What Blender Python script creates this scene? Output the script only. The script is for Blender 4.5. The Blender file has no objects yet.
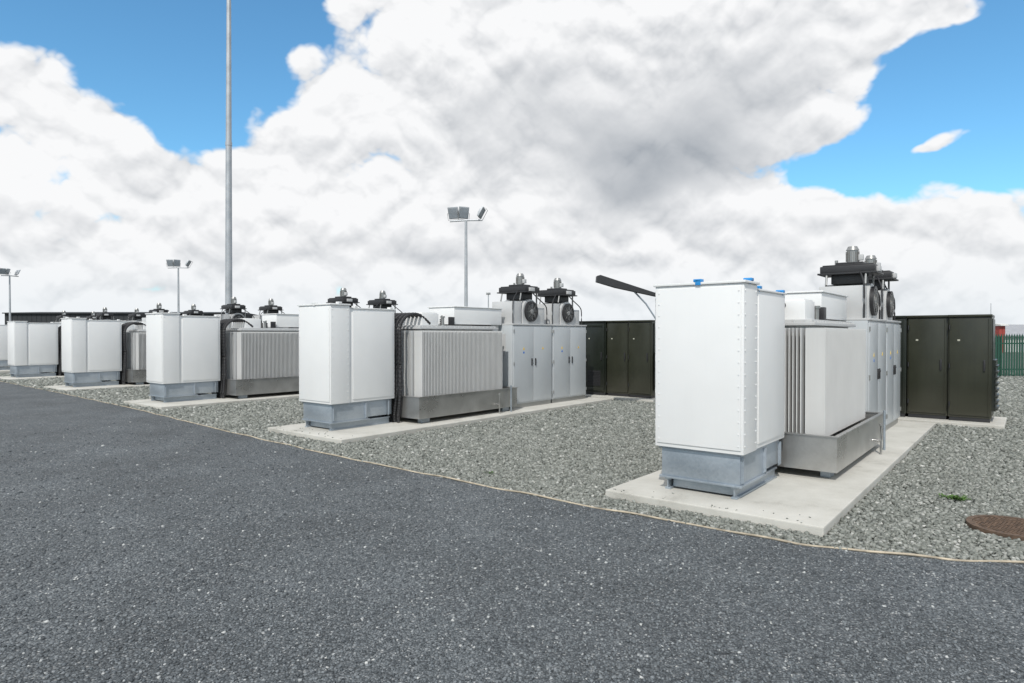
import bpy, bmesh, math, random
import numpy as np
from mathutils import Vector, Matrix, Euler
random.seed(4); rng = np.random.default_rng(7)
D = bpy.data; C = bpy.context.scene.collection
R = math.radians
# ------------------------------------------------------------------ materials
def newmat(name):
    m = D.materials.new(name); m.use_nodes = True
    nt = m.node_tree; b = nt.nodes['Principled BSDF']
    return m, nt, b
def nd(nt, t, **k):
    n = nt.nodes.new(t)
    for a, v in k.items(): setattr(n, a, v)
    return n
def ramp(nt, fac, stops):
    r = nd(nt, 'ShaderNodeValToRGB'); e = r.color_ramp.elements
    e[0].position = stops[0][0]; e[0].color = (*stops[0][1], 1)
    e[1].position = stops[-1][0]; e[1].color = (*stops[-1][1], 1)
    for p, c in stops[1:-1]:
        x = e.new(p); x.color = (*c, 1)
    nt.links.new(fac, r.inputs[0]); return r.outputs[0]
def paint(name, col, rough=.4, metal=0, var=.08, scale=2.5, streak=.0, dust=0.0, bump=0.0, spec=.5):
    m, nt, b = newmat(name); L = nt.links
    tc = nd(nt, 'ShaderNodeTexCoord')
    n = nd(nt, 'ShaderNodeTexNoise'); n.inputs['Scale'].default_value = scale; n.inputs['Detail'].default_value = 3
    L.new(tc.outputs['Object'], n.inputs['Vector'])
    lo = tuple(c*(1-var*2) for c in col); hi = tuple(min(1, c*(1+var)) for c in col)
    out = ramp(nt, n.outputs[0], [(.3, lo), (.7, hi)])
    if streak:
        mp = nd(nt, 'ShaderNodeMapping'); mp.inputs['Scale'].default_value = (14, 14, .7)
        L.new(tc.outputs['Object'], mp.inputs[0])
        n2 = nd(nt, 'ShaderNodeTexNoise'); n2.inputs['Scale'].default_value = 1.5; n2.inputs['Detail'].default_value = 3
        L.new(mp.outputs[0], n2.inputs['Vector'])
        f = ramp(nt, n2.outputs[0], [(.5, (1, 1, 1)), (.78, (1-streak,)*3)])
        mx = nd(nt, 'ShaderNodeMix', data_type='RGBA', blend_type='MULTIPLY'); mx.inputs[0].default_value = 1
        L.new(out, mx.inputs[6]); L.new(f, mx.inputs[7]); out = mx.outputs[2]
    if dust:
        g = nd(nt, 'ShaderNodeNewGeometry'); s = nd(nt, 'ShaderNodeSeparateXYZ'); L.new(g.outputs['Position'], s.inputs[0])
        ad = nd(nt, 'ShaderNodeMath', operation='MULTIPLY_ADD'); L.new(n.outputs[0], ad.inputs[0]); ad.inputs[1].default_value = .3; L.new(s.outputs[2], ad.inputs[2])
        f = ramp(nt, ad.outputs[0], [(.3, (dust,)*3), (.9, (0, 0, 0))])
        mx = nd(nt, 'ShaderNodeMix', data_type='RGBA'); L.new(f, mx.inputs[0]); L.new(out, mx.inputs[6]); mx.inputs[7].default_value = (.24, .22, .19, 1)
        out = mx.outputs[2]
    L.new(out, b.inputs['Base Color'])
    rr = nd(nt, 'ShaderNodeMapRange'); rr.inputs[3].default_value = max(0, rough-.08); rr.inputs[4].default_value = min(1, rough+.12)
    L.new(n.outputs[0], rr.inputs[0]); L.new(rr.outputs[0], b.inputs['Roughness'])
    b.inputs['Metallic'].default_value = metal
    b.inputs['Specular IOR Level'].default_value = spec
    if bump:
        n3 = nd(nt, 'ShaderNodeTexNoise'); n3.inputs['Scale'].default_value = 1.8; n3.inputs['Detail'].default_value = 1
        L.new(tc.outputs['Object'], n3.inputs['Vector'])
        bp = nd(nt, 'ShaderNodeBump'); bp.inputs['Strength'].default_value = bump; bp.inputs['Distance'].default_value = .02
        L.new(n3.outputs[0], bp.inputs['Height']); L.new(bp.outputs[0], b.inputs['Normal'])
    return m
def galv(name, a, bcol, metal=.55, rough=.42, k=.12, sc=1.6):
    m, nt, b = newmat(name); L = nt.links
    tc = nd(nt, 'ShaderNodeTexCoord')
    v = nd(nt, 'ShaderNodeTexVoronoi'); v.inputs['Scale'].default_value = 45; L.new(tc.outputs['Object'], v.inputs['Vector'])
    s = nd(nt, 'ShaderNodeSeparateColor'); L.new(v.outputs['Color'], s.inputs[0])
    n = nd(nt, 'ShaderNodeTexNoise'); n.inputs['Scale'].default_value = sc; n.inputs['Detail'].default_value = 4; L.new(tc.outputs['Object'], n.inputs['Vector'])
    ma = nd(nt, 'ShaderNodeMath', operation='MULTIPLY_ADD'); L.new(s.outputs[0], ma.inputs[0]); ma.inputs[1].default_value = k; L.new(n.outputs[0], ma.inputs[2])
    L.new(ramp(nt, ma.outputs[0], [(.38, a), (.72, bcol)]), b.inputs['Base Color'])
    b.inputs['Metallic'].default_value = metal
    rr = nd(nt, 'ShaderNodeMapRange'); rr.inputs[3].default_value = rough-.12; rr.inputs[4].default_value = rough+.15
    L.new(ma.outputs[0], rr.inputs[0]); L.new(rr.outputs[0], b.inputs['Roughness'])
    return m
WHITE = paint('white_paint', (.735, .74, .735), .36, var=.010, streak=.012, dust=.06, bump=.07)
GREYW = paint('pale_grey_paint', (.56, .565, .56), .4, var=.02, streak=.03)
LID = paint('light_grey_paint', (.48, .485, .485), .4, var=.03)
DOORG = paint('door_grey_paint', (.45, .475, .49), .32, var=.02, streak=.03, bump=.08)
SEAL = paint('dark_seam', (.05, .05, .05), .7)
BOLT = paint('bolt_metal', (.35, .35, .34), .35, metal=.7)
GALV = galv('galvanised_steel', (.30, .345, .39), (.43, .475, .52), .55, .36)
STEEL = galv('stainless_steel', (.40, .395, .385), (.58, .575, .56), .85, .28, .05, 2.2)
BLACK = paint('black_housing', (.022, .022, .024), .45)
CABLE = paint('cable_rubber', (.018, .018, .02), .55)
BLADE = paint('fan_blade', (.06, .06, .065), .4)
BLUE = paint('blue_plastic', (.02, .25, .60), .4)
YELLOW = paint('yellow_label', (.75, .5, .03), .5)
BLUEL = paint('blue_label', (.03, .15, .5), .5)
PALE = paint('pale_label', (.4, .4, .33), .5)
OLIVE = paint('dark_olive_paint', (.026, .028, .017), .33, var=.1, streak=.15, dust=.1, bump=.3)
OLIVE2 = paint('darker_olive_paint', (.011, .015, .010), .33, var=.1, streak=.15, dust=.08, bump=.3)
POLE = galv('grey_pole_steel', (.34, .36, .38), (.46, .48, .50), .4, .5)
RUST = paint('rusty_iron', (.115, .075, .05), .8, var=.3, scale=25)
ROPE = paint('pale_edging', (.44, .38, .29), .85, var=.2, scale=9)
GREENF = paint('green_fence_paint', (.015, .07, .045), .5)
SHED = paint('dark_cladding', (.022, .025, .028), .6)
HOUSEW = paint('pale_render', (.62, .62, .6), .8)
ROOF = paint('grey_roofing', (.3, .31, .33), .7)
BRICKR = paint('red_cladding', (.30, .05, .04), .6)
GLASS = paint('lamp_glass', (.30, .33, .36), .10)
LEAF = paint('weed_leaf', (.06, .13, .02), .6, var=.25, scale=20)

def mat_concrete():
    m, nt, b = newmat('pad_concrete'); L = nt.links
    tc = nd(nt, 'ShaderNodeTexCoord')
    n = nd(nt, 'ShaderNodeTexNoise'); n.inputs['Scale'].default_value = 1.3; n.inputs['Detail'].default_value = 7; n.inputs['Roughness'].default_value = .68
    L.new(tc.outputs['Object'], n.inputs['Vector'])
    n2 = nd(nt, 'ShaderNodeTexNoise'); n2.inputs['Scale'].default_value = 90; n2.inputs['Detail'].default_value = 2
    L.new(tc.outputs['Object'], n2.inputs['Vector'])
    ma = nd(nt, 'ShaderNodeMath', operation='MULTIPLY_ADD'); L.new(n2.outputs[0], ma.inputs[0]); ma.inputs[1].default_value = .25; L.new(n.outputs[0], ma.inputs[2])
    L.new(ramp(nt, ma.outputs[0], [(.38, (.28, .27, .24)), (.55, (.45, .44, .40)), (.85, (.56, .55, .51))]), b.inputs['Base Color'])
    b.inputs['Roughness'].default_value = .85
    bp = nd(nt, 'ShaderNodeBump'); bp.inputs['Strength'].default_value = .25; bp.inputs['Distance'].default_value = .01
    L.new(n2.outputs[0], bp.inputs['Height']); L.new(bp.outputs[0], b.inputs['Normal'])
    return m
CONC = mat_concrete()

def mat_chips(name, scale, stops, bump, dist, mott=.35, rough=.8):
    m, nt, b = newmat(name); L = nt.links
    tc = nd(nt, 'ShaderNodeTexCoord')
    v = nd(nt, 'ShaderNodeTexVoronoi'); v.voronoi_dimensions = '2D'; v.inputs['Scale'].default_value = scale; L.new(tc.outputs['Object'], v.inputs['Vector'])
    s = nd(nt, 'ShaderNodeSeparateColor'); L.new(v.outputs['Color'], s.inputs[0])
    c = ramp(nt, s.outputs[0], stops)
    dk = ramp(nt, v.outputs['Distance'], [(.25, (1, 1, 1)), (.75, (.45, .45, .45))])
    m1 = nd(nt, 'ShaderNodeMix', data_type='RGBA', blend_type='MULTIPLY'); m1.inputs[0].default_value = 1; L.new(c, m1.inputs[6]); L.new(dk, m1.inputs[7])
    n = nd(nt, 'ShaderNodeTexNoise'); n.noise_dimensions = '2D'; n.inputs['Scale'].default_value = .8; n.inputs['Detail'].default_value = 7; n.inputs['Roughness'].default_value = .72
    L.new(tc.outputs['Object'], n.inputs['Vector'])
    mo = ramp(nt, n.outputs[0], [(.32, (1-mott,)*3), (.68, (1+mott*.6,)*3)])
    m2 = nd(nt, 'ShaderNodeMix', data_type='RGBA', blend_type='MULTIPLY'); m2.inputs[0].default_value = 1; L.new(m1.outputs[2], m2.inputs[6]); L.new(mo, m2.inputs[7])
    L.new(m2.outputs[2], b.inputs['Base Color']); b.inputs['Roughness'].default_value = rough
    h = nd(nt, 'ShaderNodeMath', operation='SUBTRACT'); L.new(s.outputs[1], h.inputs[0]); L.new(v.outputs['Distance'], h.inputs[1])
    bp = nd(nt, 'ShaderNodeBump'); bp.inputs['Strength'].default_value = bump; bp.inputs['Distance'].default_value = dist
    L.new(h.outputs[0], bp.inputs['Height']); L.new(bp.outputs[0], b.inputs['Normal'])
    return m
ROADM = mat_chips('road_chippings', 74, [(0, (.058, .068, .076)), (.5, (.115, .131, .142)), (.93, (.185, .203, .214)), (.975, (.29, .305, .31)), (1, (.42, .43, .43))], .9, .01, .28)
GRAVM = mat_chips('gravel_bed', 42, [(0, (.095, .1, .09)), (.5, (.16, .168, .15)), (.85, (.225, .234, .212)), (1, (.33, .335, .315))], .8, .02, .15)

def mat_stones(name, stops):
    m, nt, b = newmat(name); L = nt.links
    g = nd(nt, 'ShaderNodeNewGeometry')
    L.new(ramp(nt, g.outputs['Random Per Island'], stops), b.inputs['Base Color']); b.inputs['Roughness'].default_value = .82
    return m
STONE = mat_stones('crushed_stone', [(0, (.115, .123, .11)), (.35, (.175, .186, .167)), (.75, (.235, .246, .223)), (.96, (.30, .308, .285)), (1, (.48, .48, .45))])
CHIP = mat_stones('loose_chip', [(0, (.05, .058, .065)), (.5, (.112, .127, .138)), (.93, (.185, .202, .213)), (.972, (.29, .305, .31)), (1, (.48, .49, .48))])

# ------------------------------------------------------------------ mesh helper
class MB:
    def __init__(s): s.bm = bmesh.new()
    def box(s, x0, x1, y0, y1, z0, z1, bev=0, rot=None, piv=None):
        r = bmesh.ops.create_cube(s.bm, size=1); vs = r['verts']
        for v in vs:
            v.co = Vector((x0+(v.co.x+.5)*(x1-x0), y0+(v.co.y+.5)*(y1-y0), z0+(v.co.z+.5)*(z1-z0)))
        if bev:
            es = {e for v in vs for e in v.link_edges}
            rr = bmesh.ops.bevel(s.bm, geom=list(es), offset=bev, segments=2, affect='EDGES', profile=.6)
            vs = list({v for f in rr['faces'] for v in f.verts} | {v for v in vs if v.is_valid})
        if rot:
            p = Vector(piv) if piv else Vector(((x0+x1)/2, (y0+y1)/2, (z0+z1)/2))
            bmesh.ops.rotate(s.bm, verts=vs, cent=p, matrix=Euler(rot).to_matrix())
        return s
    def cyl(s, p0, p1, r, r2=None, seg=16):
        p0 = Vector(p0); p1 = Vector(p1); d = p1-p0
        M = Matrix.Translation((p0+p1)/2) @ d.to_track_quat('Z', 'Y').to_matrix().to_4x4()
        bmesh.ops.create_cone(s.bm, cap_ends=True, segments=seg, radius1=r, radius2=r if r2 is None else r2, depth=d.length, matrix=M)
        return s
    def tube(s, pts, r, seg=8):
        pts = [Vector(p) for p in pts]; rings = []
        for i, p in enumerate(pts):
            t = (pts[min(i+1, len(pts)-1)]-pts[max(i-1, 0)]).normalized()
            q = t.to_track_quat('Z', 'Y'); rr = r(i) if callable(r) else r
            rings.append([s.bm.verts.new(p+q @ Vector((rr*math.cos(a*2*math.pi/seg), rr*math.sin(a*2*math.pi/seg), 0))) for a in range(seg)])
        for a, b in zip(rings, rings[1:]):
            for k in range(seg): s.bm.faces.new((a[k], a[(k+1) % seg], b[(k+1) % seg], b[k]))
        s.bm.faces.new(rings[0][::-1]); s.bm.faces.new(rings[-1]); return s
    def prism(s, poly, axis, a0, a1):
        def P(p, a): return {'x': (a, p[0], p[1]), 'y': (p[0], a, p[1]), 'z': (p[0], p[1], a)}[axis]
        A = [s.bm.verts.new(P(p, a0)) for p in poly]; B = [s.bm.verts.new(P(p, a1)) for p in poly]
        s.bm.faces.new(A); s.bm.faces.new(B[::-1]); n = len(poly)
        for i in range(n): s.bm.faces.new((A[i], B[i], B[(i+1) % n], A[(i+1) % n]))
        return s
    def ring(s, c, axis, r0, r1, d, seg=28):
        c = Vector(c); q = Vector(axis).to_track_quat('Z', 'Y'); V = []
        for k in range(seg):
            a = k*2*math.pi/seg; e = Vector((math.cos(a), math.sin(a), 0))
            V.append([s.bm.verts.new(c+q @ (e*r+Vector((0, 0, z)))) for r, z in ((r0, 0), (r1, 0), (r1, d), (r0, d))])
        for k in range(seg):
            a, b = V[k], V[(k+1) % seg]
            for j in range(4): s.bm.faces.new((a[j], b[j], b[(j+1) % 4], a[(j+1) % 4]))
        return s
    def build(s, name, mat, parent=None, smooth=False):
        bmesh.ops.recalc_face_normals(s.bm, faces=s.bm.faces)
        me = D.meshes.new(name); s.bm.to_mesh(me); s.bm.free(); me.materials.append(mat)
        if smooth:
            for p in me.polygons: p.use_smooth = True
            me.set_sharp_from_angle(angle=R(38))
        o = D.objects.new(name, me); C.objects.link(o)
        if parent: o.parent = parent
        return o
def empty(name):
    o = D.objects.new(name, None); C.objects.link(o); o.empty_display_size = .2; return o
def tag(o, label=None, cat=None, group=None, kind=None):
    for k, v in (('label', label), ('category', cat), ('group', group), ('kind', kind)):
        if v: o[k] = v
    return o
def copy_tree(o, parent=None, skip=()):
    c = o.copy(); C.objects.link(c); c.parent = parent
    for ch in o.children:
        if ch.name.split('.')[0] not in skip: copy_tree(ch, c, skip)
    return c
def spline(ctrl, ts=(0, .25, .5, .75)):
    pts = []
    for a in range(len(ctrl)-1):
        q0 = Vector(ctrl[max(a-1, 0)]); q1 = Vector(ctrl[a]); q2 = Vector(ctrl[a+1]); q3 = Vector(ctrl[min(a+2, len(ctrl)-1)])
        for t in ts: pts.append(.5*((2*q1)+(-q0+q2)*t+(2*q0-5*q1+4*q2-q3)*t*t+(-q0+3*q1-3*q2+q3)*t**3))
    pts.append(Vector(ctrl[-1])); return pts

# ------------------------------------------------------------------ layout
A = R(38.8)
U = Vector((math.sin(A), math.cos(A), 0)); W = Vector((math.cos(A), -math.sin(A), 0))
C1 = Vector((2.17, 6.05, 0)); STEP = Vector((-5.10, 4.40, 0))
NU = 7
UN = [C1+STEP*i for i in range(NU)]
def place(o, i, w, u, z=0):
    p = UN[i]+W*w+U*u; o.location = (p.x, p.y, z); o.rotation_euler = (0, 0, -A)
PADZ = .08
ORD = ['nearest', 'second', 'third', 'fourth', 'fifth', 'sixth', 'seventh']
EDGE = [(-130, 118), (-60, 57.5), (-30, 32.6), (-17.3, 22.1), (-12.9, 18.3), (-8.5, 14.4), (-4.75, 10.85), (-2.22, 8.57), (-.71, 7.33), (.61, 6.25), (1.61, 5.51), (2.25, 5.04), (2.70, 4.85), (3.2, 4.70), (3.67, 4.62), (4.8, 4.52), (7, 4.6), (12, 5.3), (40, 9), (130, 20)]
ex = np.array([p[0] for p in EDGE]); ey = np.array([p[1] for p in EDGE])

# ------------------------------------------------------------------ ground
m = MB(); v = [m.bm.verts.new(p) for p in ((-900, -300, 0), (900, -300, 0), (900, 1500, 0), (-900, 1500, 0))]; m.bm.faces.new(v)
tag(m.build('gravel_ground', GRAVM), kind='structure')
m = MB()
top = [m.bm.verts.new((x, y, .004)) for x, y in EDGE]; bot = [m.bm.verts.new((x, -120, .004)) for x, y in EDGE]
for i in range(len(EDGE)-1): m.bm.faces.new((bot[i], bot[i+1], top[i+1], top[i]))
tag(m.build('road', ROADM), kind='structure')

def stones(name, P, S, mat, flat=.75):
    n = len(P)
    base = np.array([(x, y, z) for x in (-1, 1) for y in (-1, 1) for z in (-1, 1)], float)*.5
    V = base[None]+rng.uniform(-.24, .24, (n, 8, 3))
    V *= rng.uniform(.55, 1.1, (n, 1, 3))*S[:, None, None]
    q = rng.normal(size=(n, 4)); q /= np.linalg.norm(q, axis=1)[:, None]
    w, x, y, z = q.T
    Rm = np.stack([1-2*(y*y+z*z), 2*(x*y-z*w), 2*(x*z+y*w), 2*(x*y+z*w), 1-2*(x*x+z*z), 2*(y*z-x*w), 2*(x*z-y*w), 2*(y*z+x*w), 1-2*(x*x+y*y)], 1).reshape(n, 3, 3)
    V = np.einsum('nij,nkj->nki', Rm, V); V[:, :, 2] *= flat
    V += P[:, None, :]
    F = np.array([(0, 1, 3, 2), (4, 6, 7, 5), (0, 4, 5, 1), (2, 3, 7, 6), (0, 2, 6, 4), (1, 5, 7, 3)])
    FI = (F[None]+(np.arange(n)*8)[:, None, None]).reshape(-1)
    me = D.meshes.new(name); me.vertices.add(n*8); me.vertices.foreach_set('co', V.reshape(-1))
    me.loops.add(len(FI)); me.loops.foreach_set('vertex_index', FI.astype(np.int32))
    me.polygons.add(n*6); me.polygons.foreach_set('loop_start', np.arange(0, n*24, 4, dtype=np.int32)); me.polygons.foreach_set('loop_total', np.full(n*6, 4, np.int32))
    me.update(calc_edges=True); me.materials.append(mat)
    o = D.objects.new(name, me); C.objects.link(o); return o
RECTB = (-3.0, 1.77, 7.9, 9.4)
MH = (4.24, 5.42)
def gravel_mask(x, y):
    ok = y > np.interp(x, ex, ey)+.02
    for i in range(NU):
        dx = x-UN[i].x; dy = y-UN[i].y
        w = dx*W.x+dy*W.y; u = dx*U.x+dy*U.y
        ok &= ~((w > -1.25-.01) & (w < .81) & (u > -.41) & (u < 7.61))
        if i < 4: ok &= ~((w > RECTB[0]) & (w < RECTB[1]+.01) & (u > RECTB[2]-.01) & (u < RECTB[3]))
    ok &= (x-MH[0])**2+(y-MH[1])**2 > .34**2
    return ok
def scatter(d0, d1, steps, dens, size, mask):
    PS = []; SS = []; e = np.linspace(d0, d1, steps+1); ang = R(45)
    for a0, a1 in zip(e, e[1:]):
        d = (a0+a1)/2; n = int(ang*(a1*a1-a0*a0)*dens(d))
        r = np.sqrt(rng.uniform(a0*a0, a1*a1, n)); a = rng.uniform(-ang, ang, n)
        x = r*np.sin(a); y = r*np.cos(a); k = mask(x, y); x = x[k]; y = y[k]
        s = rng.uniform(.5, 1.45, len(x))*size(d)
        PS.append(np.stack([x, y, s*0], 1)); SS.append(s)
    return np.concatenate(PS), np.concatenate(SS)
P, S_ = scatter(3.5, 34, 40, lambda d: min(2600, 2600*(7.5/d)**1.75), lambda d: .025 if d < 7.5 else .025*(d/7.5)**.8, gravel_mask)
P[:, 2] = rng.uniform(-.05, .6, len(S_))*S_*.75
ex_ = []; es_ = []
for i in (0, 1):
    for _ in range(26):
        w = random.uniform(-1.2, .75); u = random.choice([random.uniform(-.39, -.3), random.uniform(-.39, -.05)])
        p = UN[i]+W*w+U*u; s = random.uniform(.008, .018)
        ex_.append((p.x, p.y, PADZ+s*.25)); es_.append(s)
o = stones('gravel_stones', np.concatenate([P, np.array(ex_)]), np.concatenate([S_, np.array(es_)]), STONE)
tag(o, 'loose grey green crushed stone spread around the concrete pads', 'gravel', kind='stuff')
P, S_ = scatter(2.3, 15, 30, lambda d: 4800*(3/d)**2.2*max(0, 1-d/15.5), lambda d: .0115 if d < 4 else .0115*(d/4)**.45, lambda x, y: (np.interp(x, ex, ey)-y) > .012)
P[:, 2] = .004+S_*rng.uniform(-.1, .2, len(S_))
o = stones('loose_chippings', P, S_, CHIP)
tag(o, 'small rough chippings standing proud of the dark road', 'chippings', kind='stuff')
pts = []
for i in range(len(EDGE)-1):
    if EDGE[i][0] < -70 or EDGE[i][0] > 30: continue
    for t in np.linspace(0, 1, 14)[:-1]:
        X = EDGE[i][0]+(EDGE[i+1][0]-EDGE[i][0])*t; Y = EDGE[i][1]+(EDGE[i+1][1]-EDGE[i][1])*t
        pts.append((X, Y+.012*math.sin(X*5.3)+.008*math.sin(X*13), .012+.005*math.sin(X*7)))
m = MB(); m.tube(pts, .009, 6)
tag(m.build('edging_strip', ROPE, smooth=True), 'thin pale edging strip dividing dark road from gravel', 'edging')

# ------------------------------------------------------------------ concrete pads
m = MB(); m.box(-1.25, .80, -.40, 7.6, -.05, PADZ, .012); pad0 = m.build('concrete_pad', CONC)
m = MB(); m.box(RECTB[0], RECTB[1], RECTB[2], RECTB[3], -.05, PADZ, .012); bpad0 = m.build('cabinet_pad', CONC)
for i in range(NU):
    o = pad0 if i == 0 else copy_tree(pad0); place(o, i, 0, 0)
    tag(o, f'{ORD[i]} long concrete pad counted from the right, under a white unit' if i else 'long concrete pad nearest the camera, stretching back on the right', 'concrete pad', 'long concrete pads in the gravel')
    if i < 3:
        o = bpad0 if i == 0 else copy_tree(bpad0); place(o, i, 0, 0)
        tag(o, ['concrete slab under the dark cabinets at the right edge', 'concrete slab under the dark cabinets left of the nearest white cabinet', 'concrete slab under the dark cabinets behind the second transformer'][i], 'concrete slab', 'slabs under the dark cabinets')

# ------------------------------------------------------------------ white switchgear cabinet
CD = 1.33
def make_cab():
    root = empty('switchgear_cabinet'); z0 = PADZ
    m = MB(); m.box(-.88, .02, -.03, .345, .52, 2.14, .008)
    for k in range(5): m.box(-.896, -.88, .0, .03, .72+k*.33, .78+k*.33, .003)
    for k in range(14):
        z = .60+k*.113
        for y_ in (.0, .31): m.cyl((.02, y_, z), (.026, y_, z), .0075, seg=8)
        for x_ in (-.835, -.025): m.cyl((x_, -.042, z), (x_, -.0475, z), .0065, seg=8)
    m.build('front_housing', WHITE, root, True)
    m = MB(); m.box(-.86, 0, .352, CD, .52, 2.09, .008); m.build('rear_housing', WHITE, root, True)
    m = MB(); m.box(-.85, -.01, .345, .352, .54, 2.08); m.build('seam_gasket', SEAL, root)
    m = MB(); m.box(-.90, .04, -.05, .36, 2.14, 2.165, .006); m.build('front_roof', WHITE, root, True)
    m = MB(); m.box(-.865, .015, .38, CD+.02, 2.09, 2.11, .005); m.build('rear_roof', WHITE, root, True)
    m = MB(); m.box(-.855, -.005, -.042, -.03, .56, 2.11, .004); m.build('front_panel', WHITE, root, True)
    for sx in (0, 1):
        a, b = (0, .012) if sx == 0 else (-.872, -.86)
        m = MB(); m.box(a, b, .42, CD-.05, .57, 2.05, .004); m.build('side_panel', WHITE, root, True)
    m = MB(); m.box(-.83, -.03, .02, .76, .22, .52, .006); m.box(-.81, -.05, .765, CD-.03, .24, .515, .006); m.build('plinth', GALV, root, True)
    m = MB(); m.box(-.85, -.01, 0.0, .78, .50, .5185, .002); m.box(-.85, -.01, 0, .78, .20, .22, .002); m.build('plinth_rim', GALV, root, True)
    for xa, xb in ((-.80, -.74), (-.12, -.06)):
        m = MB(); m.box(xa, xb, .03, CD-.06, z0, .10, .002); m.box(xa+.025, xb-.025, .03, CD-.06, .10, .18); m.box(xa, xb, .03, CD-.06, .18, .20, .002); m.build('base_rail', GALV, root, True)
    for y_ in (.10, 1.15):
        m = MB(); m.box(-.74, -.12, y_, y_+.012, z0+.02, .20, .002); m.build('cross_member', GALV, root, True)
    for y_ in (.04, .70, 1.2):
        m = MB(); m.prism([(-.031, .49), (.0, .49), (.0, .25), (-.031, .225)], 'y', y_, y_+.012); m.build('gusset', GALV, root)
    return root
cab0 = make_cab()
def lugs(root, blue):
    for x_, y_ in ((-.40, -.045), (.03, .12), (.0, .46), (.0, CD-.1)):
        z = 2.165 if y_ < .36 else 2.11
        m = MB(); m.box(x_-.07, x_+.012, y_-.008, y_+.06, z+.001, z+.03, .006); m.box(x_-.05, x_+.006, y_-.008, y_+.0, z-.03, z+.02, .003)
        m.build('lifting_cap', BLUE if blue else WHITE, root, True)
cabdesc = ['large white metal cabinet with blue caps on top, nearest the camera on the right',
           'white metal cabinet on grey plinth at the front of the second pad from the right',
           'white metal cabinet at the front of the third pad, left of the tall mast',
           'white metal cabinet at the front of the fourth pad from the right',
           'white metal cabinet at the front of the fifth pad, second from left edge',
           'white metal cabinet cut off by the left edge of the picture']
cabs = []
for i in range(NU-1):
    o = cab0 if i == 0 else copy_tree(cab0)
    place(o, i, 0, 0); tag(o, cabdesc[i], 'cabinet', 'white cabinets at the front of each pad'); cabs.append(o)
for i, o in enumerate(cabs[:4]): lugs(o, i == 0)

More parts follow.
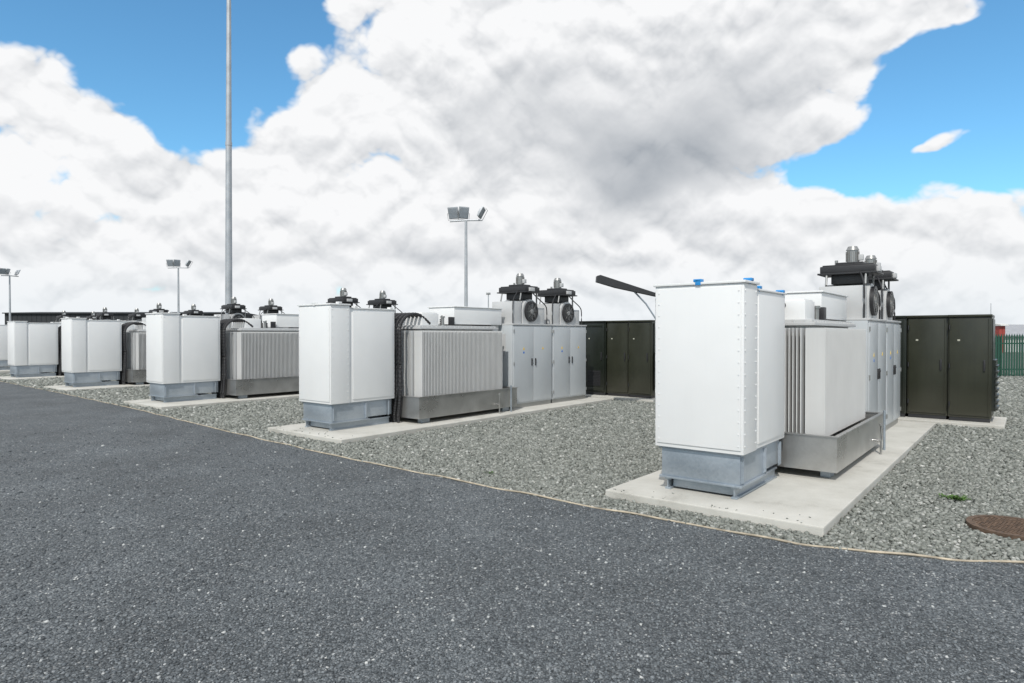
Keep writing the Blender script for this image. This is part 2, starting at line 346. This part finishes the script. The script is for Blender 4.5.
# ------------------------------------------------------------------ transformer
TU = 1.50
def make_trans():
    root = empty('transformer'); u0 = TU
    def Y(u): return u-u0
    t0, t1 = Y(1.46), Y(4.22); xa, xb = -1.05, .50
    m = MB(); th = .012; zt = .55
    m.box(xa, xb, t0, t1, .17, .18)
    m.box(xa, xb, t0, t0+th, .18, zt); m.box(xa, xb, t1-th, t1, .18, zt)
    m.box(xa, xa+th, t0+th, t1-th, .18, zt); m.box(xb-th, xb, t0+th, t1-th, .18, zt)
    m.box(xa-.02, xb+.02, t0-.02, t0+.03, zt, zt+.012); m.box(xa-.02, xb+.02, t1-.03, t1+.02, zt, zt+.012)
    m.box(xa-.02, xa+.03, t0+.03, t1-.03, zt, zt+.012); m.box(xb-.03, xb+.02, t0+.03, t1-.03, zt, zt+.012)
    m.build('bund_tray', STEEL, root)
    for x_ in (xa+.12, xb-.2):
        for y_ in (t0+.15, t1-.35):
            m = MB(); m.box(x_, x_+.1, y_, y_+.2, PADZ, .17, .004); m.build('foot', GALV, root)
    ax, bx, ay, by = -.80, .12, Y(1.84), Y(3.90)
    m = MB(); m.box(ax, bx, ay, by, .45, 1.76, .01); m.build('tank', GREYW, root, True)
    m = MB(); m.box(ax-.06, bx+.08, ay-.08, by+.08, 1.76, 1.80, .005); m.box(ax-.03, bx+.04, ay-.04, by+.04, 1.80, 1.83, .004)
    k = ay
    while k < by+.03:
        m.cyl((bx+.06, k, 1.80), (bx+.06, k, 1.815), .012, seg=6); m.cyl((ax-.045, k, 1.80), (ax-.045, k, 1.815), .012, seg=6); k += .12
    for k in range(8): m.cyl((ax+.05+k*.12, ay-.06, 1.80), (ax+.05+k*.12, ay-.06, 1.815), .012, seg=6)
    m.build('lid', LID, root, True)
    def fins(p0, p1, dp, face, z0=.50, z1=1.73, depth=.21, e=.007):
        m = MB(); n = int((p1-p0)/dp)+1; t = .005
        for k in range(n):
            p = p0+k*dp
            if face == 'x+': m.box(bx-.002, bx+depth-.016, p-t, p+t, z0, z1); m.box(bx+depth-.016, bx+depth, p-e, p+e, z0, z1, .003)
            if face == 'x-': m.box(ax-depth+.016, ax+.002, p-t, p+t, z0, z1); m.box(ax-depth, ax-depth+.016, p-e, p+e, z0, z1, .003)
            if face == 'y-': m.box(p-t, p+t, ay-depth+.016, ay+.002, z0, z1); m.box(p-e, p+e, ay-depth, ay-depth+.016, z0, z1, .003)
            if face == 'y+': m.box(p-t, p+t, by-.002, by+depth-.016, z0, z1); m.box(p-e, p+e, by+depth-.016, by+depth, z0, z1, .003)
        return m.build('cooling_fins', GREYW, root)
    fins(ay-.14, by+.08, .038, 'x+'); fins(ay-.14, by+.08, .038, 'x-'); fins(ax+.0, bx+.0, .042, 'y-', depth=.2, e=.006); fins(ax+.02, bx-.02, .05, 'y+', depth=.12)
    m = MB(); m.box(-.62, .05, Y(1.95), Y(2.38), 1.83, 2.06, .012); m.box(-.6, .03, Y(1.97), Y(2.36), 2.06, 2.075, .004); m.build('terminal_cover', WHITE, root, True)
    m = MB(); m.box(-.70, .02, Y(2.84), Y(4.30), 1.86, 2.20, .015); m.box(-.72, .04, Y(2.82), Y(4.31), 2.20, 2.22, .006); m.build('busbar_duct', WHITE, root, True)
    m = MB(); m.box(-.65, -.05, Y(4.04), Y(4.28), 1.5, 1.86, .01); m.build('duct_drop', GREYW, root, True)
    for x_ in (-.52, -.3, -.08):
        m = MB(); z = 1.83
        for k in range(4): m.cyl((x_, Y(2.6), z), (x_, Y(2.6), z+.022), .05, .04, 14); m.cyl((x_, Y(2.6), z+.022), (x_, Y(2.6), z+.035), .028, seg=12); z += .035
        m.cyl((x_, Y(2.6), z), (x_, Y(2.6), z+.06), .014, seg=8)
        m.build('bushing', BLACK, root, True)
    m = MB(); m.cyl((.04, Y(2.5), 1.83), (.04, Y(2.5), 1.98), .03); m.cyl((.04, Y(2.5), 1.98), (.04, Y(2.5), 2.01), .045); m.build('pressure_valve', BOLT, root, True)
    m = MB(); m.box(.03, .09, Y(2.66), Y(2.78), 1.83, 2.0, .006); m.build('gauge_box', BLACK, root, True)
    for k in range(6):
        x_ = -.47+k*.105
        ctrl = [(x_-.02, .66, 1.86), (x_-.03, .40, 2.02), (x_-.01, .10, 2.0), (x_, -.08, 1.82), (x_+.01, -.10, 1.5), (x_-.01, -.08, 1.1), (x_+.02, -.10, .7), (x_, -.11, .4), (x_-.02, -.12, .2), (x_-.02, -.11, .085)]
        m = MB(); m.tube(spline(ctrl, np.linspace(0, .9, 10)), lambda i: .034 if i % 2 else .028, 8); m.build('cable', CABLE, root)
    m = MB()
    for z in (.65, .95, 1.25, 1.55): m.box(-.48, -.11, -.048, -.042, z, z+.03)
    m.box(-.50, -.48, -.048, -.042, .6, 1.7); m.box(-.11, -.09, -.048, -.042, .6, 1.7)
    m.build('cable_ladder', BLACK, root)
    y_ = Y(3.55)
    m = MB()
    m.tube([(xb-.005, y_, .26), (xb+.07, y_, .26), (xb+.085, y_, .28), (xb+.085, y_, .46)], .015, 10)
    m.cyl((xb+.085, y_, .46), (xb+.085, y_, .485), .027)
    m.cyl((xb+.085, y_, PADZ), (xb+.085, y_, .28), .014)
    m.build('drain_pipe', STEEL, root, True)
    m = MB(); m.tube([(xb+.06, y_+.4, PADZ), (xb+.06, y_+.4, .62)], .016, 10); m.build('earth_post', GALV, root, True)
    return root
tr0 = make_trans()
trdesc = ['pale grey finned transformer in steel tray behind the nearest white cabinet',
          'pale grey finned transformer in steel tray on the second pad from the right',
          'finned transformer on the third pad, just right of the tall mast',
          'finned transformer on the fourth pad, left of the third white cabinet',
          'finned transformer on the fifth pad, between the fourth and fifth white cabinets',
          'finned transformer on the sixth pad near the left edge', 'finned transformer on the seventh and farthest pad']
for i in range(NU):
    o = tr0 if i == 0 else copy_tree(tr0); place(o, i, 0, TU)
    tag(o, trdesc[i], 'transformer', 'finned transformers behind the white cabinets')
for ch in list(tr0.children):
    if ch.name.split('.')[0] == 'cable': ch.location.x = -.22

# ------------------------------------------------------------------ inverter cabinet
def make_inv():
    root = empty('inverter_cabinet'); Ln = 1.45
    m = MB(); m.box(-.72, .27, .02, Ln-.02, PADZ, .17); m.build('plinth', BOLT, root)
    m = MB(); m.box(-.75, .285, .005, Ln-.005, .17, 1.86, .008); m.build('body', DOORG, root, True)
    m = MB(); m.box(-.77, .31, 0.003, Ln-.003, 1.86, 1.895, .006); m.build('roof_sheet', LID, root, True)
    for k in range(2):
        y0 = .03+k*.70; y1 = y0+.688
        m = MB(); m.box(.285, .305, y0, y1, .2, 1.83, .006); d = m.build('door', DOORG, root, True)
        hy = y1-.07 if k == 0 else y0+.05
        m = MB(); m.box(.305, .325, hy, hy+.022, .98, 1.14, .005); m.cyl((.305, hy+.011, 1.1), (.33, hy+.011, 1.1), .014, seg=10); m.build('handle', BLACK, d, True)
        cy = (y0+y1)/2
        m = MB(); m.prism([(cy-.03, 1.33), (cy+.03, 1.33), (cy, 1.385)], 'x', .305, .308); m.build('warning_label', YELLOW, d)
        if k == 0: m = MB(); m.cyl((.305, cy, 1.27), (.308, cy, 1.27), .024, seg=20); m.build('notice_disc', BLUEL, d)
        for z in (.3, 1.0, 1.7):
            m = MB(); yy = y0 if k == 0 else y1; m.cyl((.31, yy, z), (.31, yy, z+.07), .01, seg=8); m.build('hinge', BOLT, d)
    m = MB(); m.box(.28, .2865, .719, .729, .2, 1.84); m.build('door_gap', SEAL, root)
    m = MB(); m.box(-.5, .1, -.004, .005, 1.22, 1.68, .003); m.build('end_vent', LID, root)
    cy, cz, rr = .72, 2.17, .27
    arc = [(cy+rr*math.cos(a), cz+rr*math.sin(a)) for a in np.linspace(0, math.pi, 15)]
    m = MB(); m.prism([(cy+rr, 1.895)]+arc+[(cy-rr, 1.895)], 'x', -.42, .22); m.build('fan_housing', LID, root, True)
    m = MB(); m.box(-.4, .2, .14, .42, 1.895, 2.38, .01); m.build('filter_box', LID, root, True)
    m = MB(); m.box(-.4, .2, 1.02, 1.28, 1.895, 2.26, .01); m.build('control_box', LID, root, True)
    X0 = .222
    m = MB(); m.ring((X0, cy, cz), (1, 0, 0), .18, .225, .05); fr = m.build('fan_ring', BLACK, root, True)
    m = MB(); m.cyl((X0+.001, cy, cz), (X0+.004, cy, cz), .18, seg=28); m.build('fan_opening', SEAL, fr)
    m = MB()
    for k in range(6):
        q = Matrix.Rotation(k*math.pi/3, 3, 'X')
        vs = [q @ Vector(p) for p in ((0, -.02, .05), (.02, .02, .05), (.022, .075, .165), (-.0, -.05, .165))]
        f1 = [m.bm.verts.new(Vector((X0+.02, cy, cz))+p) for p in vs]; f2 = [m.bm.verts.new(Vector((X0+.024, cy, cz))+p) for p in vs]
        m.bm.faces.new(f1); m.bm.faces.new(f2[::-1])
        for j in range(4): m.bm.faces.new((f1[j], f2[j], f2[(j+1) % 4], f1[(j+1) % 4]))
    m.build('fan_blades', BLADE, fr)
    m = MB(); m.cyl((X0+.004, cy, cz), (X0+.047, cy, cz), .05, seg=18); m.build('fan_hub', LID, fr, True)
    m = MB()
    for r in (.08, .115, .15): m.ring((X0+.048, cy, cz), (1, 0, 0), r, r+.004, .004)
    for k in range(4):
        a = k*math.pi/4; e = Vector((0, math.cos(a), math.sin(a)))*.19
        m.cyl(Vector((X0+.052, cy, cz))-e, Vector((X0+.052, cy, cz))+e, .003, seg=6)
    m.build('fan_guard', BOLT, fr)
    m = MB(); m.box(-.32, .14, .54, .90, 2.435, 2.58, .01); m.build('neck', BLACK, root, True)
    m = MB(); m.box(-.46, .30, .44, .96, 2.605, 2.71, .014); m.box(-.49, .33, .41, .99, 2.58, 2.605, .004); m.box(-.43, .27, .47, .93, 2.71, 2.73, .006); m.box(-.26, .12, .55, .86, 2.73, 2.77, .008); m.build('exhaust_box', BLACK, root, True)
    m = MB(); m.box(.30, .345, .55, .72, 2.61, 2.69, .006); m.build('terminal_box', LID, root, True)
    for x_ in (-.36, .18):
        m = MB(); m.tube([(x_, .42, 2.30), (x_, .40, 2.42), (x_, .44, 2.58)], .016, 8); m.build('support_arm', BOLT, root, True)
        m = MB(); m.box(x_-.014, x_+.014, .99, 1.015, 2.26, 2.58); m.build('support_post', BOLT, root, True)
    m = MB(); m.cyl((-.05, .7, 2.77), (-.05, .7, 2.96), .080, seg=20)
    for k in range(16):
        a = k*math.pi/8; m.box(-.05+.078, -.05+.097, .697, .703, 2.79, 2.94, rot=(0, 0, a), piv=(-.05, .7, 2.86))
    m.cyl((-.05, .7, 2.96), (-.05, .7, 3.02), .095, .065, 20); mo = m.build('fan_motor', BOLT, root, True)
    m = MB(); m.box(.035, .10, .66, .74, 2.80, 2.89, .006); m.build('junction_box', LID, mo, True)
    m = MB(); m.cyl((-.3, .8, 2.73), (-.3, .8, 2.83), .025, seg=12); m.build('breather', BOLT, root, True)
    for pp, rr_ in (([(.22, 1.34, 1.89), (.22, 1.34, 2.2), (.2, 1.3, 2.33), (.12, 1.14, 2.48), (.1, .95, 2.6)], .013), ([(.22, .10, 1.89), (.22, .10, 2.3), (.2, .16, 2.44), (.1, .44, 2.62)], .012)):
        m = MB(); m.tube(spline(pp), rr_, 8); m.build('conduit', CABLE, root, True)
    return root
inv0 = make_inv()
NMS = ['on the nearest pad', 'on the second pad', 'on the third pad', 'on the fourth pad', 'on the fifth pad', 'on the sixth pad', 'on the farthest pad']
for i in range(NU):
    for k in range(2):
        o = inv0 if (i == 0 and k == 0) else copy_tree(inv0)
        place(o, i, 0, 4.33+k*1.46)
        tag(o, f"grey two-door cabinet topped by fan, {'beside the transformer' if k == 0 else 'at the back end'}, {NMS[i]}", 'cabinet', 'grey inverter cabinets with fans on top')

# ------------------------------------------------------------------ dark battery cabinets
def make_bat(mat, vent, w=.645):
    root = empty('battery_cabinet')
    m = MB(); m.box(.02, w-.02, .03, .95, PADZ, .15); m.build('plinth', BLACK, root)
    m = MB(); m.box(0, w, .02, 1.0, .15, 1.98, .006); m.build('body', mat, root, True)
    m = MB(); m.box(-.004, w+.004, -.03, 1.03, 1.98, 2.02, .006); m.build('roof_sheet', mat, root, True)
    m = MB(); m.box(.02, w-.02, -.005, .02, .19, 1.95, .006)
    if vent:
        m.box(.025, .065, -.022, -.005, .195, 1.945, .004); m.box(w-.065, w-.025, -.022, -.005, .195, 1.945, .004); m.box(.065, w-.065, -.020, -.005, 1.86, 1.94, .004); m.box(.065, w-.065, -.020, -.005, .2, .28, .004)
    else:
        m.box(w-.05, w-.025, -.018, -.005, .195, 1.945, .004)
    d = m.build('door', mat, root, True)
    m = MB(); m.box(w-.12, w-.09, -.035, -.005, 1.0, 1.2, .005); m.build('handle', BLACK, d, True)
    m = MB(); m.box(.14, .18, -.008, -.004, 1.54, 1.57); m.build('label_plate', PALE, d)
    for z in (.35, 1.05, 1.75):
        m = MB(); m.cyl((.02, -.02, z), (.02, -.02, z+.08), .013, seg=8); m.build('hinge', BLACK, d)
    if vent:
        m = MB(); m.box(.1, w-.14, -.009, -.005, .32, .72, .002)
        for k in range(9): m.box(.12, w-.16, -.014, -.006, .34+k*.04, .355+k*.04, rot=(R(15), 0, 0))
        m.build('louvre', BLACK, d)
    return root
batA = make_bat(OLIVE, False); batB = make_bat(OLIVE2, True)
usedA = usedB = False
pos = ['rightmost', 'second', 'third', 'fourth', 'fifth', 'sixth']
for i in range(3):
    for k in range(6 if i < 2 else 4):
        isA = k < 2
        if isA: o = batA if not usedA else copy_tree(batA); usedA = True
        else: o = batB if not usedB else copy_tree(batB); usedB = True
        place(o, i, .93-k*.655, 8.2+(.05 if k == 1 else .0))
        if k == 0:
            mb_ = MB(); mb_.box(.646, .66, .08, .94, .28, 1.94)
            mb_.box(.655, .70, .12, .9, .28, 1.2)
            for q, z in enumerate(np.arange(.30, 1.15, .11)): mb_.box(.695, .73, .06, .92, z, z+.03)
            mb_.build('side_louvre', OLIVE2, o)
        tag(o, f"{'olive' if isA else 'blackish green'} tall cabinet, {pos[k]} from right in dark row {['near right edge', 'left of nearest white cabinet', 'behind second transformer'][i]}", 'cabinet', 'dark cabinets behind the units')

# ------------------------------------------------------------------ floodlight poles, mast
def make_flood():
    root = empty('floodlight_pole')
    m = MB(); m.cyl((0, 0, 0), (0, 0, 6.95), .10, .06, 14); m.build('pole', POLE, root, True)
    m = MB(); m.cyl((0, 0, 0), (0, 0, .05), .2, seg=16); m.build('base_plate', POLE, root, True)
    m = MB(); m.tube([(-.75, 0, 6.93), (0, 0, 6.98), (.75, -.05, 6.98)], .04, 8); m.build('crossarm', POLE, root, True)
    for x_, z_, rot in ((-.62, 7.30, (R(-66), 0, R(-18))), (-.08, 7.32, (R(-72), 0, R(25))), (.80, 7.30, (R(-12), R(-62), 0))):
        hd = MB(); hd.box(-.25, .25, -.28, .28, .05, .15, .03); hd.prism([(-.15, .148), (.15, .148), (.10, .22), (-.10, .22)], 'y', -.14, .14)
        h = hd.build('lamp_head', POLE, root, True); h.location = (x_, 0, z_); h.rotation_euler = rot
        g = MB(); g.box(-.20, .20, -.23, .23, .04, .05); g.build('lamp_glass', GLASS, h)
        b = MB(); b.tube([(-.265, 0, .1), (-.265, 0, -.0), (-.265, .3, -.02), (.265, .3, -.02), (.265, 0, 0), (.265, 0, .1)], .012, 6); b.build('lamp_bracket', BOLT, h)
    return root
f0 = make_flood()
for k, (x_, y_, rz, lb) in enumerate(((-2.14, 30, 0, 'grey pole with three floodlights on a crossarm, rising behind the second transformer'),
                                     (-26.4, 51, .3, 'smaller distant floodlight pole rising behind the third white cabinet'),
                                     (-45.2, 58, 1.3, 'distant floodlight pole at the far left edge'))):
    o = f0 if k == 0 else copy_tree(f0); o.location = (x_, y_, 0); o.rotation_euler = (0, 0, rz)
    tag(o, lb, 'floodlight pole', 'floodlight poles')
r = empty('tall_mast'); r.location = (-15.4, 35, 0)
tag(r, 'very tall slender grey mast running out of the top of the picture', 'mast')
m = MB(); m.cyl((0, 0, 0), (.05, 0, 12), .19, .155, 16); m.cyl((.05, 0, 12), (.12, 0, 25), .15, .09, 16); m.build('shaft', POLE, r, True)
m = MB(); m.cyl((0, 0, 0), (0, 0, .06), .35, seg=20); m.build('base_plate', POLE, r, True)
m = MB(); m.cyl((.05, 0, 11.9), (.05, 0, 12.1), .17, seg=16); m.build('collar', POLE, r, True)
r = empty('camera_pole'); r.location = (-2.2, 60, 0)
tag(r, 'short thin distant pole just right of the middle floodlight pole', 'pole')
m = MB(); m.cyl((0, 0, 0), (0, 0, 5.4), .07, .05, 10); m.build('pole', POLE, r, True)
m = MB(); m.box(-.2, .2, -.1, .1, 5.4, 5.6, .02); m.build('camera_head', BOLT, r, True)
r = empty('tilted_arm'); r.location = (3.06, 13.5, 0)
tag(r, 'dark tapered arm tilting up to the left behind the nearest white cabinet', 'arm')
m = MB(); m.box(-.05, .05, -.05, .05, 0, 2.42, .01); m.build('post', WHITE, r, True)
m = MB(); m.prism([(-1.30, 2.76), (-1.29, 2.88), (-1.22, 2.90), (-.05, 2.52), (-.02, 2.45), (-.9, 2.64)], 'y', -.10, .10); m.build('arm_panel', BLACK, r)
m = MB(); m.tube([(-.02, 0, 1.95), (-.25, 0, 2.3), (-.5, 0, 2.56)], .018, 8); m.build('strut', GALV, r, True)

# ------------------------------------------------------------------ manhole and weed
r = empty('manhole_cover'); r.location = (MH[0], MH[1], 0)
tag(r, 'round rusty manhole cover lying in gravel at the right edge', 'manhole cover')
m = MB(); m.ring((0, 0, 0), (0, 0, 1), .29, .335, .04, 40); m.build('rim', RUST, r, True)
m = MB(); m.cyl((0, 0, .0), (0, 0, .032), .288, seg=40)
for a in range(-7, 8):
    for b in range(-7, 8):
        if math.hypot(a, b) < 7.2: m.box(a*.037-.012, a*.037+.012, b*.037-.012, b*.037+.012, .030, .038, .003)
m.build('lid', RUST, r)
def weed(x_, y_, n, lb, s):
    m = MB()
    for k in range(n):
        a = random.random()*6.28; l = s*random.uniform(.5, 1); w_ = l*.22; t = random.uniform(.2, .9); d = Vector((math.cos(a), math.sin(a), t)).normalized(); sd = Vector((-math.sin(a), math.cos(a), 0))
        o_ = Vector((random.gauss(0, s*.7), random.gauss(0, s*.7), .02))
        vs = [m.bm.verts.new(o_+p) for p in (Vector((0, 0, 0)), d*l*.5+sd*w_, d*l+Vector((0, 0, -l*.15)), d*l*.5-sd*w_)]
        m.bm.faces.new(vs)
    o = m.build('weed', LEAF); o.location = (x_, y_, 0); tag(o, lb, 'weed')
weed(4.42, 6.4, 110, 'small green weed patch in the gravel right of the nearest pad', .07)
weed(-.25, 7.6, 30, 'tiny green weed in gravel left of the nearest pad', .04)

# ------------------------------------------------------------------ fence and far buildings
r = empty('palisade_fence'); r.location = (16, 24.5, 0); r.rotation_euler = (0, 0, R(6))
tag(r, 'green metal palisade fence beyond the dark cabinets at the right edge', 'fence')
m = MB()
x_ = 0
while x_ < 22: m.prism([(x_-.037, .08), (x_+.037, .08), (x_+.037, 1.6), (x_, 1.70), (x_-.037, 1.6)], 'y', -.012, 0); x_ += .11
m.build('pales', GREENF, r)
for z in (.3, 1.3):
    m = MB(); m.box(0, 22, 0.001, .04, z, z+.05); m.build('rail', GREENF, r)
x_ = .05
while x_ < 22:
    m = MB(); m.box(x_, x_+.08, .041, .13, 0, 1.6); m.build('post', GREENF, r); x_ += 2.75
def shed(name, x0, x1, y0, y1, h, ridge, wall, roofm, lb, cat, doors=3):
    r = empty(name); cx = (x0+x1)/2; r.location = (cx, y0, 0); tag(r, lb, cat)
    a = x0-cx; b = x1-cx; dd = y1-y0
    m = MB(); m.box(a, b, 0, dd, 0, h)
    k = a+.3
    while k < b-.1: m.box(k, k+.06, -.03, .01, h*.68, h-.05); k += .6
    m.build('wall', wall, r)
    m = MB(); m.prism([(-.3, h), (dd+.3, h), (dd+.3, h+.12), (dd/2, h+ridge+.12), (-.3, h+.12)], 'x', a-.1, b+.1); m.build('roof', roofm, r)
    for k in range(doors):
        xx = a+(k+.5)*(b-a)/doors
        m = MB(); m.box(xx-1, xx+1, -.05, -.001, .1, h*.65); m.build('door', roofm, r)
shed('long_shed', -63, -36, 80, 92, 4.3, .3, SHED, SHED, 'long low dark shed on the horizon at the far left', 'shed', 6)
shed('dark_shed', -32, -25.5, 84, 92, 4.0, .3, SHED, SHED, 'dark low shed seen beyond the third transformer', 'shed', 2)
shed('white_house', 46.4, 60, 62, 70, 1.5, 1.1, HOUSEW, ROOF, 'pale low building with grey roof beyond the green fence', 'building', 2)
shed('red_store', 45.4, 45.95, 60, 61, 2.5, .1, BRICKR, HOUSEW, 'narrow red hut beside the pale building at right', 'hut', 0)
r = empty('thin_aerial'); r.location = (44.6, 60, 0); tag(r, 'thin aerial rising above the dark cabinets near the right edge', 'aerial')
m = MB(); m.cyl((0, 0, 0), (0, 0, 4.6), .04, .025, 8); m.build('rod', POLE, r, True)
m = MB(); m.box(-.1, .1, -.05, .05, 3.2, 3.4, .01); m.build('aerial_box', POLE, r)

# ------------------------------------------------------------------ sun
elev = R(46); az = R(197)
S = Vector((math.sin(az)*math.cos(elev), math.cos(az)*math.cos(elev), math.sin(elev)))
l = D.lights.new('sun', 'SUN'); l.energy = 3.2; l.angle = R(.6); l.color = (1, .96, .9)
lo = D.objects.new('sun', l); C.objects.link(lo); lo.rotation_euler = S.to_track_quat('Z', 'Y').to_euler(); lo.location = (0, -5, 20)

# ------------------------------------------------------------------ world
wd = D.worlds.new('World'); bpy.context.scene.world = wd; wd.use_nodes = True
try:
    wd.cycles.sampling_method = 'MANUAL'; wd.cycles.sample_map_resolution = 256
except Exception: pass
nt = wd.node_tree; nt.nodes.clear(); L = nt.links
def sk(x, inp):
    if isinstance(x, (int, float)): inp.default_value = x
    else: L.new(x, inp)
def M(op, a, b=None, c=None, clamp=False):
    n = nd(nt, 'ShaderNodeMath', operation=op); n.use_clamp = clamp
    sk(a, n.inputs[0])
    if b is not None: sk(b, n.inputs[1])
    if c is not None: sk(c, n.inputs[2])
    return n.outputs[0]
def smooth(x, a, b, lo=0, hi=1):
    n = nd(nt, 'ShaderNodeMapRange', interpolation_type='SMOOTHSTEP'); sk(x, n.inputs[0]); n.inputs[1].default_value = a; n.inputs[2].default_value = b; n.inputs[3].default_value = lo; n.inputs[4].default_value = hi
    return n.outputs[0]
sky = nd(nt, 'ShaderNodeTexSky'); sky.sky_type = 'NISHITA'; sky.sun_disc = False; sky.sun_elevation = elev; sky.sun_rotation = az; sky.altitude = 0; sky.air_density = 1.0; sky.dust_density = .5; sky.ozone_density = 2.2
tc = nd(nt, 'ShaderNodeTexCoord'); vec = tc.outputs['Generated']
sp = nd(nt, 'ShaderNodeSeparateXYZ'); L.new(vec, sp.inputs[0]); X, Yy, Z = sp.outputs
AZ = M('MULTIPLY', M('ARCTAN2', X, Yy), 57.2958); EL = M('MULTIPLY', M('ARCSINE', Z), 57.2958)
den = M('MAXIMUM', M('ADD', Yy, 1.0), .12)
cx = M('DIVIDE', X, den); cz = M('DIVIDE', Z, den)
def vec2(a, b):
    n = nd(nt, 'ShaderNodeCombineXYZ'); sk(a, n.inputs[0]); sk(b, n.inputs[1]); return n.outputs[0]
def n2d(v, scale, detail, rough=.5, color=False):
    n = nd(nt, 'ShaderNodeTexNoise'); n.noise_dimensions = '2D'; n.inputs['Scale'].default_value = scale; n.inputs['Detail'].default_value = detail; n.inputs['Roughness'].default_value = rough
    L.new(v, n.inputs['Vector']); return n.outputs[1 if color else 0]
base = vec2(cx, M('MULTIPLY', cz, 1.25))
wn = nd(nt, 'ShaderNodeSeparateColor'); L.new(n2d(base, 9, 2, .6, True), wn.inputs[0])
wx = M('SUBTRACT', wn.outputs[0], .5); wy = M('SUBTRACT', wn.outputs[1], .5)
AZw = M('MULTIPLY_ADD', wx, 11, AZ); ELw = M('MULTIPLY_ADD', wy, 6, EL)
def billow(dz):
    px = M('MULTIPLY_ADD', wx, .012, cx); pz = M('ADD', M('MULTIPLY_ADD', wy, .012, M('MULTIPLY', cz, 1.25)), dz)
    v = vec2(px, pz); acc = 0
    for sc, w in ((13, .55), (29, .29), (66, .13), (160, .06)):
        a = M('ABSOLUTE', M('SUBTRACT', n2d(v, sc, 0), .5)); acc = M('MULTIPLY_ADD', a, 2*w, acc)
    return acc
B1 = billow(0); B2 = billow(.012)
def gsum(lst, base):
    acc = base
    for a, e, sa, se, amp in lst:
        p = M('MULTIPLY_ADD', AZw, 1/sa, -a/sa); q = M('MULTIPLY_ADD', ELw, 1/se, -e/se)
        s = M('MULTIPLY_ADD', p, p, M('MULTIPLY', q, q))
        acc = M('MULTIPLY_ADD', M('EXPONENT', M('MULTIPLY', s, -1)), amp, acc)
    return acc
F1 = n2d(base, 8, 5, .52)
cover = gsum([(-31, 22.5, 9.5, 6.5, -1.15), (-23, 25, 6, 5.5, -.8), (-26, 16.5, 3, 5, -.7), (-36, 9.5, 2.0, 2.4, -.5),
              (33, 15.5, 8, 6.2, -1.15), (39, 18, 6, 9, -.95), (28, 11, 4, 2, -.5),
              (31, 22.8, 4.5, 1.2, .65), (35.7, 13.8, 2.6, .9, 1.1), (25.5, 15, 3, 1.6, .45), (31, 4.5, 16, 3.6, .65), (-38, 17.0, 4, 2.2, .75), (6, 20, 17, 9, .5), (-32, 8, 8, 5, .3), (-30, 13.5, 4, 3, .35)], .38)
cover = M('ADD', cover, smooth(M('ABSOLUTE', AZ), 50, 80, 0, -.22))
cover = M('MULTIPLY_ADD', F1, 1.2, M('SUBTRACT', cover, .60))
cover = M('MULTIPLY_ADD', B1, 1.0, M('SUBTRACT', cover, .20))
mask = smooth(cover, -.02, .22)
belly = gsum([(13, 14.0, 10, 3.6, .70), (5, 18.5, 12, 4.4, .42), (-4, 7, 17, 1.5, .26), (21, 20, 7, 5, .26), (-30, 6.5, 9, 1.3, .15), (-27, 12.0, 5, 1.3, .13), (30, 4.5, 12, 1.1, .14)], 0)
belly = M('MULTIPLY', belly, M('MULTIPLY_ADD', F1, .7, .62))
emb = M('MULTIPLY', M('MULTIPLY', M('SUBTRACT', B2, B1), 1.0), smooth(belly, .08, .5, 1, .28))
crev = smooth(B1, .02, .26, .08, 0)
thick = smooth(cover, .15, .9, 0, .04)
dark = M('ADD', M('ADD', belly, M('ADD', emb, crev)), thick, clamp=True)
mx = nd(nt, 'ShaderNodeMix', data_type='RGBA'); L.new(dark, mx.inputs[0]); mx.inputs[6].default_value = (.95, .955, .965, 1); mx.inputs[7].default_value = (.25, .29, .34, 1)
mh = nd(nt, 'ShaderNodeMix', data_type='RGBA'); L.new(smooth(EL, -1, 8, .6, 0), mh.inputs[0]); L.new(mx.outputs[2], mh.inputs[6]); mh.inputs[7].default_value = (.78, .85, .90, 1)
tint = nd(nt, 'ShaderNodeMix', data_type='RGBA', blend_type='MULTIPLY'); tint.inputs[0].default_value = 1; L.new(sky.outputs[0], tint.inputs[6]); tint.inputs[7].default_value = (.70, 1.15, 1.25, 1)
b1 = nd(nt, 'ShaderNodeBackground'); L.new(tint.outputs[2], b1.inputs[0]); b1.inputs[1].default_value = .145
b2 = nd(nt, 'ShaderNodeBackground'); L.new(mh.outputs[2], b2.inputs[0]); b2.inputs[1].default_value = 1.0
ms = nd(nt, 'ShaderNodeMixShader'); L.new(mask, ms.inputs[0]); L.new(b1.outputs[0], ms.inputs[1]); L.new(b2.outputs[0], ms.inputs[2])
ow = nd(nt, 'ShaderNodeOutputWorld'); L.new(ms.outputs[0], ow.inputs[0])

# ------------------------------------------------------------------ camera
cd = D.cameras.new('camera'); cd.lens = 22.64; cd.sensor_width = 36; cd.clip_end = 3000; cd.clip_start = .05
co = D.objects.new('camera', cd); C.objects.link(co); co.location = (0, 0, 1.65); co.rotation_euler = (R(90-.58), 0, 0)
bpy.context.scene.camera = co
vs = bpy.context.scene.view_settings; vs.view_transform = 'Standard'; vs.look = 'None'; vs.exposure = 0
